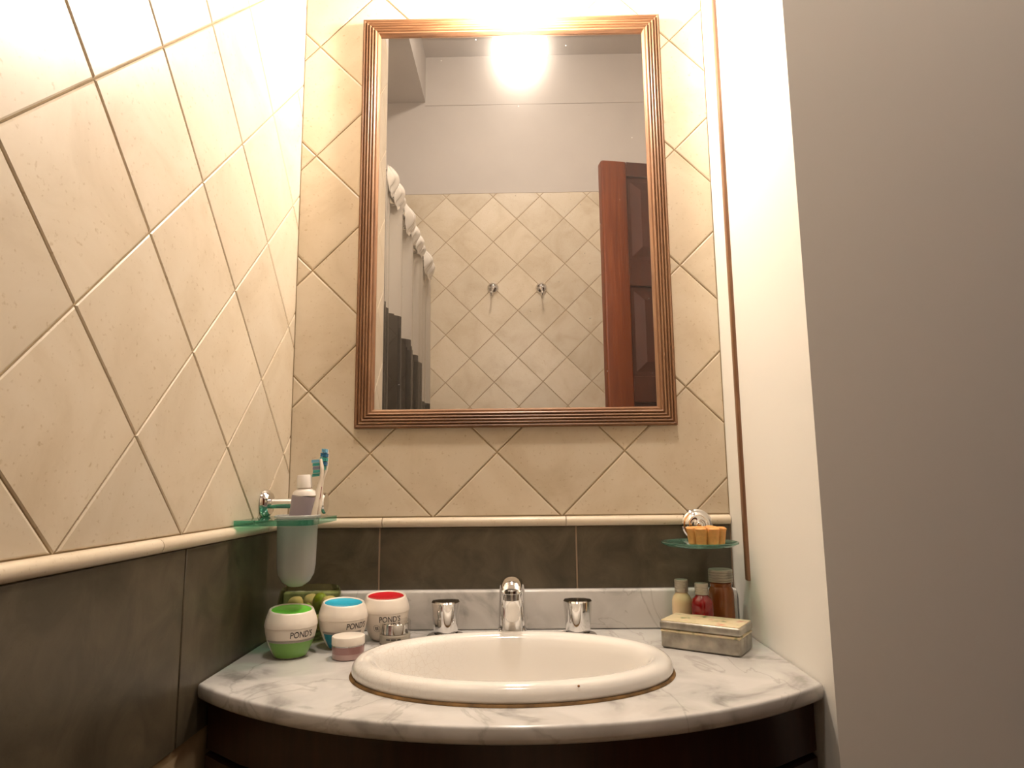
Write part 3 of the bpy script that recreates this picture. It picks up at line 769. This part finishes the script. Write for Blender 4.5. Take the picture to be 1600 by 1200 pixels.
TEAL = plain('bristle_teal', (.06, .40, .36), .6); SKY = plain('bristle_sky', (.22, .50, .68), .6); LAV = plain('bristle_grey', (.22, .24, .32), .6); NAVY = plain('bristle_blue', (.03, .17, .33), .6)
HANDLE = plain('brush_handle', (.80, .70, .58), .3, coat=.2)
def make_brush(label, pts, bdir, width_axis, cols, red=False):
    """pts from handle end to head tip; bdir: bristle direction"""
    b = Vector(pts[0])
    root = empty('toothbrush', b, 0, label, 'toothbrush')
    P = smooth_path([Vector(p)-b for p in pts], 6)
    rad = lerp_list([(.0036, .0036), (.0046, .0046), (.0040, .0040), (.0026, .0026), (.0050, .0026), (.0052, .0026), (.0035, .002)], len(P))
    tube('handle', P, rad, HANDLE, root, 14, side=width_axis, auto=60)
    a, c = Vector(pts[-3])-b, Vector(pts[-1])-b
    ax = (c-a); L_ = ax.length; ax.normalize(); bd = Vector(bdir); bd = (bd-ax*bd.dot(ax)).normalized(); wv = ax.cross(bd)
    n = len(cols)
    for k, col in enumerate(cols):
        bm = bmesh.new(); s0 = L_*(k+.06)/n; s1 = L_*(k+.94)/n
        hw = .0050*(1-.35*(abs(k-(n-1)/2)/((n-1)/2))**3); ln = .0105+(.0015 if k in (0, n-1) else 0)
        for i in range(4):
            for j in range(2):
                u0 = -hw+2*hw*i/4+.0001; u1 = u0+2*hw/4-.0003; t0 = s0+(s1-s0)*j/2+.0001; t1 = t0+(s1-s0)/2-.0003
                lo = [bm.verts.new(a+ax*t+wv*u+bd*.0015) for t, u in ((t0, u0), (t1, u0), (t1, u1), (t0, u1))]
                hi = [bm.verts.new(a+ax*t+wv*u+bd*(ln+.0006*((i+j) % 2))) for t, u in ((t0, u0), (t1, u0), (t1, u1), (t0, u1))]
                for q in range(4): bm.faces.new((lo[q], lo[(q+1) % 4], hi[(q+1) % 4], hi[q]))
                bm.faces.new(hi)
        from_bm('bristle_tuft', bm, col, root)
    if red:
        mid = P[len(P)//3]; nx = P[len(P)//3+4]
        tube('grip_inset', [mid+Vector((0, -.0030, 0)), nx+Vector((0, -.0030, 0))], .0022, plain('grip_red', (.30, .03, .03), .4), root, 10)
    return root
def bp(x, y, Y): v = at_y(x, y, Y); return (v.x, v.y, v.z)
make_brush('white toothbrush with teal bristles seen side on in tumbler', [(TX+.006, TY-.010, TZ+.012), bp(489, 806, TY-.006), bp(495, 778, TY-.004), bp(500, 755, TY-.002), bp(502.5, 744, TY), bp(503, 731, TY), bp(501, 717, TY)],
           (-1, -.15, .02), (0, 1, 0), [TEAL, TEAL, LAV, TEAL, SKY])
make_brush('white toothbrush with bristles facing out of the tumbler', [(TX+.002, TY+.014, TZ+.014), bp(495, 806, TY+.010), bp(499, 780, TY+.012), bp(503, 752, TY+.015), bp(506.5, 735, TY+.018), bp(508.5, 716, TY+.020), bp(510, 702, TY+.020)],
           (0, -1, .05), (1, 0, 0), [TEAL, NAVY, TEAL, NAVY, SKY], red=True)
def make_paste():
    p = at_y(475, 800, TY-.004)
    root = empty('toothpaste_tube', (TX-.004, TY-.004, TZ+.022), 0, 'white toothpaste tube standing cap up in the tumbler', 'toothpaste')
    top = at_y(476, 742, TY-.004); sh = at_y(476, 763, TY-.004); s2 = at_y(476, 775, TY-.004)
    b = root.location
    def rel(v): return Vector(v)-b
    t, s, m = rel(top), rel(sh), rel(s2)
    W = plain('tube_white', (.80, .74, .68), .35); 
    tube('cap', [s, s+(t-s)*.05, s+(t-s)*.92, t], [(.0100, .0100), (.0108, .0108), (.0100, .0100), (.0090, .0090)], W, root, 28, side=(1, 0, 0), auto=40)
    tube('shoulder', [m, m+(s-m)*.6, s], [(.0175, .0140), (.0155, .0130), (.0085, .0085)], W, root, 28, side=(1, 0, 0))
    k = m*.55
    tube('tube_body', [Vector((0, 0, 0)), k*.5, k], [(.0165, .0030), (.0165, .0075), (.0170, .0110)], plain('tube_blue', (.05, .14, .34), .4), root, 28, side=(1, 0, 0))
    tube('tube_band', [k, m], [(.0170, .0110), (.0175, .0140)], plain('tube_mauve', (.36, .30, .34), .4), root, 28, side=(1, 0, 0))
make_paste()

# ---------------------------------------------------------------- soap dish on the wall
def make_dish():
    r0 = at_y(1086, 819, 0)
    root = empty('soap_dish', (r0.x, 0, r0.z), 0, 'round clear glass soap dish on chrome wall rosette', 'soap dish')
    ro = lathe('rosette', [(0, .0205), (.0045, .0200), (.0072, .017), (.0078, .0125), (.0115, .0105), (.0150, .0108), (.0165, .0085), (.0200, .0060), (.0225, .0062), (.0245, .0040), (.0250, 0)], MT['chrome'], root, 48)
    ro.rotation_euler = (PI/2, 0, 0); ro.location = (0, -.010, 0)
    lathe('wall_flange', [(.0240, 0), (.0240, .0095)], MT['chrome'], root, 40).rotation_euler = (PI/2, 0, 0)
    dz = .9905-r0.z; dcx, dcy = .3065-r0.x, -.0835
    tube('arm', smooth_path([(0, -.020, -.004), (-.001, -.026, -.010), (-.003, -.030, dz-.002), (-.004, -.034, dz-.004)], 5), .0042, MT['chrome'], root, 14)
    gl = thin_glass('dish_glass', (.62, .84, .76), .03, 1.0, .16, (.20, .46, .38))
    lathe('dish_plate', [(0, -.004), (.030, -.0036), (.050, -.001), (.0565, .0025), (.0570, .0045), (.0555, .0050), (.049, .0025), (.030, .0), (0, -.0004)], gl, root, 56, loc=(dcx, dcy, dz))
    sp = empty('flower_soap', (.3160, -.0880, .9925), .2, 'orange scalloped flower-shaped soap lying on the glass dish', 'soap')
    so = plain('orange_soap', (.70, .33, .10), .55, noise=.12, nscale=120, sss=.2)
    def petal(t, r, z):
        return r*(.80+.24*math.sqrt(abs(math.cos(4*t)))), z
    lathe('soap_block', [(0, 0), (.0250, 0), (.0262, .001), (.0285, .019), (.0295, .0225), (.0280, .0240)], so, sp, 96, fn=petal)
    lathe('soap_top', [(.0280, .0240), (.0200, .0236), (.0150, .0215), (.0110, .0170), (.005, .0150), (0, .0145)], so, sp, 96, fn=lambda t, r, z: (petal(t, r, z)[0], z+.0022*math.sin(3*t+.6)*(1 if .004 < r < .027 else 0)))
make_dish()

# ---------------------------------------------------------------- bottles and tin
CAPM = plain('ribbed_cap', (.46, .41, .35), .35, .6)
def make_bottle(name, label, c, r, h_body, cap_r, cap_h, mat, labelmat, la, seg=40, square=0):
    root = empty(name, (c[0], c[1], ZC+.0004), face_cam(c[0], c[1]), label, 'bottle')
    lathe('bottle_body', [(0, .0006), (r*.9, 0), (r, .002), (r, h_body*.76), (r*.97, h_body*.83), (r*.84, h_body*.91), (cap_r*.95, h_body*.97), (cap_r*.86, h_body)], mat, root, seg)
    prof = [(cap_r*.9, h_body), (cap_r, h_body+.0005)]
    n = 4
    for k in range(n):
        z = h_body+cap_h*(k+.8)/(n+1); prof += [(cap_r, z-.0006), (cap_r*.96, z), (cap_r, z+.0006)]
    prof += [(cap_r, h_body+cap_h-.001), (cap_r*.94, h_body+cap_h), (0, h_body+cap_h)]
    lathe('cap', prof, CAPM, root, 32)
    if labelmat: lathe('label', [(r+.0003, h_body*.10), (r+.0003, h_body*.50)], labelmat, root, 24, a0=la[0], a1=la[1])
    return root
p = at_y(1065, 930, -.066)
make_bottle('lotion_bottle', 'small bottle of cream lotion with ribbed cap behind the tin', (p.x, -.066), .0148, .0625, .0100, .0185, plain('lotion', (.72, .54, .33), .18, coat=.5, noise=.06, nscale=60), plain('gold_label', (.50, .32, .10), .4), (-.65, .15))
p = at_y(1096.5, 930, -.088)
make_bottle('red_bottle', 'small translucent red bottle with ribbed cap behind the tin', (p.x, -.088), .0162, .0620, .0098, .0165, plain('red_liquid', (.22, .003, .004), .10, coat=.6), plain('red_label', (.34, .03, .008), .35), (-.55, .35))
p = at_y(1125, 930, -.055)
make_bottle('amber_bottle', 'taller amber bottle with wide ribbed cap beside the red bottle', (p.x+.003, -.052), .0190, .0750, .0180, .0190, plain('amber_liquid', (.26, .075, .018), .15, coat=.5), None, None)

def make_tin():
    A = at_z(1031, 1012, ZC)
    ang = -.58
    # keep clear of the side wall
    root = empty('tin_box', (A.x, A.y, ZC+.0004), ang, 'worn rectangular silver tin with floral lid', 'tin')
    Lx, Ly, Hh = .112, .062, .0375
    met = plain('worn_tin', (.36, .335, .285), .42, .7, noise=.4, nscale=45)
    m, N, L, b = new_mat('floral_print')
    tc = N.new('ShaderNodeTexCoord'); v = N.new('ShaderNodeTexNoise'); v.inputs['Scale'].default_value = 55; v.inputs['Detail'].default_value = 3; L.new(tc.outputs['Object'], v.inputs['Vector'])
    r = N.new('ShaderNodeValToRGB'); e = r.color_ramp.elements; r.color_ramp.interpolation = 'LINEAR'
    e[0].position = .30; e[0].color = (.14, .20, .08, 1); e[1].position = .72; e[1].color = (.55, .22, .15, 1)
    for pos, c in ((.40, (.62, .52, .32)), (.58, (.68, .58, .38))): x = e.new(pos); x.color = (*c, 1)
    L.new(v.outputs['Fac'], r.inputs[0]); L.new(r.outputs[0], b.inputs['Base Color']); b.inputs['Roughness'].default_value = .3
    box('tin_body', .0012, Lx-.0012, .0012, Ly-.0012, 0, Hh-.014, met, root, .004, 3)
    box('print_band', .0010, Lx-.0010, .0010, Ly-.0010, Hh-.0165, Hh-.0125, m, root, .0015, 1)
    box('lid', 0, Lx, 0, Ly, Hh-.0125, Hh-.0008, met, root, .004, 3)
    box('lid_print', .002, Lx-.002, .002, Ly-.002, Hh-.003, Hh, m, root, .0012, 2)
make_tin()

# ---------------------------------------------------------------- robe hooks on the far wall
def make_hook(px, lab, twist):
    p = at_y(px, 449, 1.7512)
    root = empty('robe_hook', (p.x, YB+.0003, p.z), 0, lab, 'hook')
    ds = lathe('rosette', [(0, .020), (.008, .0190), (.014, .0165), (.020, .0120), (.0245, .006), (.026, 0)], MT['chrome'], root, 36); ds.rotation_euler = (-PI/2, 0, 0)
    tube('hook_arm', smooth_path([(0, .012, 0), (twist*.3, .026, -.012), (twist*.7, .030, -.034), (twist, .042, -.044), (twist, .050, -.036)], 6), .0042, MT['chrome'], root, 12)
    ball('hook_tip', (twist, .050, -.036), .006, .006, .006, MT['chrome'], root, seg=14)
make_hook(770, 'chrome robe hook nearer the shower curtain on the tiled wall', -.006)
make_hook(846, 'chrome robe hook nearer the wooden door on the tiled wall', .003)

# ---------------------------------------------------------------- shower curtain
def make_curtain():
    xr, zr = -.362, 1.998
    rod = tag(tube('curtain_rod', [(xr, -.7465, zr), (xr, YB+.001, zr)], .011, MT['chrome'], None, 20), 'straight chrome rod carrying the shower curtain', 'curtain rod')
    y0, y1 = -.752, -1.755
    root = empty('shower_curtain', (xr, y0, 0), 0, 'glossy pale shower curtain with black skyline print and ruffled top', 'shower curtain')
    m, N, L, b = new_mat('curtain_vinyl')
    tc = N.new('ShaderNodeTexCoord'); sp = N.new('ShaderNodeSeparateXYZ'); L.new(tc.outputs['Object'], sp.inputs[0])
    mr = N.new('ShaderNodeMapRange'); mr.inputs['From Min'].default_value = 0; mr.inputs['From Max'].default_value = -1.03; L.new(sp.outputs[1], mr.inputs[0])
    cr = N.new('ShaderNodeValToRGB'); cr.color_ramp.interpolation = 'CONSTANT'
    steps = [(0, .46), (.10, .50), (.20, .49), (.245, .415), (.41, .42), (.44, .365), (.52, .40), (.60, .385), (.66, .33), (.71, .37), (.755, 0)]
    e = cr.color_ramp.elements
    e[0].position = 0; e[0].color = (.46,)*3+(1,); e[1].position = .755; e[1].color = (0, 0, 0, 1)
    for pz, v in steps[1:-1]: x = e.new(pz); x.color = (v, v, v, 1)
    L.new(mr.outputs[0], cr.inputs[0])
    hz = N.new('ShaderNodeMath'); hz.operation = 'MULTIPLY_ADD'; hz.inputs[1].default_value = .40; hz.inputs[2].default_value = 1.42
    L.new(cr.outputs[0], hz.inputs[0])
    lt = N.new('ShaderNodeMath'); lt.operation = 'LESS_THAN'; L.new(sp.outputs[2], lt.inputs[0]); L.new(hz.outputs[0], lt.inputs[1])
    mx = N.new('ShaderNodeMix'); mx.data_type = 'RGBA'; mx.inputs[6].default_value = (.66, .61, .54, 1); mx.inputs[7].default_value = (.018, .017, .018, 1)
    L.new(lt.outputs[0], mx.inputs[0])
    N.remove(b)
    d = N.new('ShaderNodeBsdfDiffuse'); t = N.new('ShaderNodeBsdfTranslucent'); g = N.new('ShaderNodeBsdfGlossy'); g.inputs['Roughness'].default_value = .12
    L.new(mx.outputs[2], d.inputs[0]); L.new(mx.outputs[2], t.inputs[0])
    a = N.new('ShaderNodeMixShader'); a.inputs[0].default_value = .35; L.new(d.outputs[0], a.inputs[1]); L.new(t.outputs[0], a.inputs[2])
    fr = schlick(N, L, .06)
    c = N.new('ShaderNodeMixShader'); L.new(fr.outputs[0], c.inputs[0]); L.new(a.outputs[0], c.inputs[1]); L.new(g.outputs[0], c.inputs[2])
    tp = N.new('ShaderNodeBsdfTransparent'); k2 = N.new('ShaderNodeMixShader'); k2.inputs[0].default_value = .14
    L.new(c.outputs[0], k2.inputs[1]); L.new(tp.outputs[0], k2.inputs[2]); L.new(k2.outputs[0], N['Material Output'].inputs[0])
    nu, nv = 360, 44
    bm = bmesh.new(); V = []
    rnd = random.Random(3)
    comps = [(4.6, .014, .3), (8.3, .009, 1.9), (13.7, .0045, .8)]
    def wave(s, v):
        return sum(a*(1-.35*v*math.sin(k+3*s))*math.sin(2*PI*f_*s+p0+.35*v*math.sin(4*s+k)) for k, (f_, a, p0) in enumerate(comps))
    for i in range(nu+1):
        s = i/nu; col = []
        y = (y1-y0)*s
        for j in range(nv+1):
            v = j/nv
            x = wave(s, v)+.010*v*(1-s)
            z = 1.985+(.12-1.985)*v
            col.append(bm.verts.new((x, y, z)))
        V.append(col)
    for i in range(nu):
        for j in range(nv): bm.faces.new((V[i][j], V[i+1][j], V[i+1][j+1], V[i][j+1]))
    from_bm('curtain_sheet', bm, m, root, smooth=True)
    # ruffled heading: one swag of gathered vinyl between each pair of rings
    hm = plain('curtain_heading', (.76, .71, .64), .22, coat=.5)
    n = 11
    for k in range(n):
        yc = (y1-y0)*(k+.5)/n; half = .5*abs(y1-y0)/n*1.12
        sk = rnd.uniform(-.9, .9); dp = rnd.uniform(.7, 1.45)
        bm = bmesh.new(); G = []; na, nb = 18, 12
        for a_ in range(na+1):
            a = -1+2*a_/na; row = []
            for b_ in range(nb+1):
                b2 = b_/nb
                arch = math.cos(a*PI/2)
                x = .009+dp*(.010+.022*math.sin(PI*min(1, b2*1.15))*arch)+.004*math.sin(9*a+3*b2+k)*b2*(1-b2)*2
                z = 2.028-.012*(1-arch)-(.050+.022*arch)*b2*dp+.004*math.sin(7*a+k)
                row.append(bm.verts.new((x, yc+a*half+sk*.02*b2, z)))
            G.append(row)
        for a_ in range(na):
            for b_ in range(nb): bm.faces.new((G[a_][b_], G[a_+1][b_], G[a_+1][b_+1], G[a_][b_+1]))
        from_bm('ruffle', bm, hm, root, smooth=True)
        bm = bmesh.new(); R_ = .020
        sweep_bm(bm, [(R_*math.cos(2*PI*q/20), 0, R_*math.sin(2*PI*q/20)) for q in range(21)], .0022, 8, side=(0, 1, 0))
        from_bm('ring', bm, MT['chrome'], root, smooth=True, loc=(0, (y1-y0)*k/n-.004, zr-.006))
make_curtain()
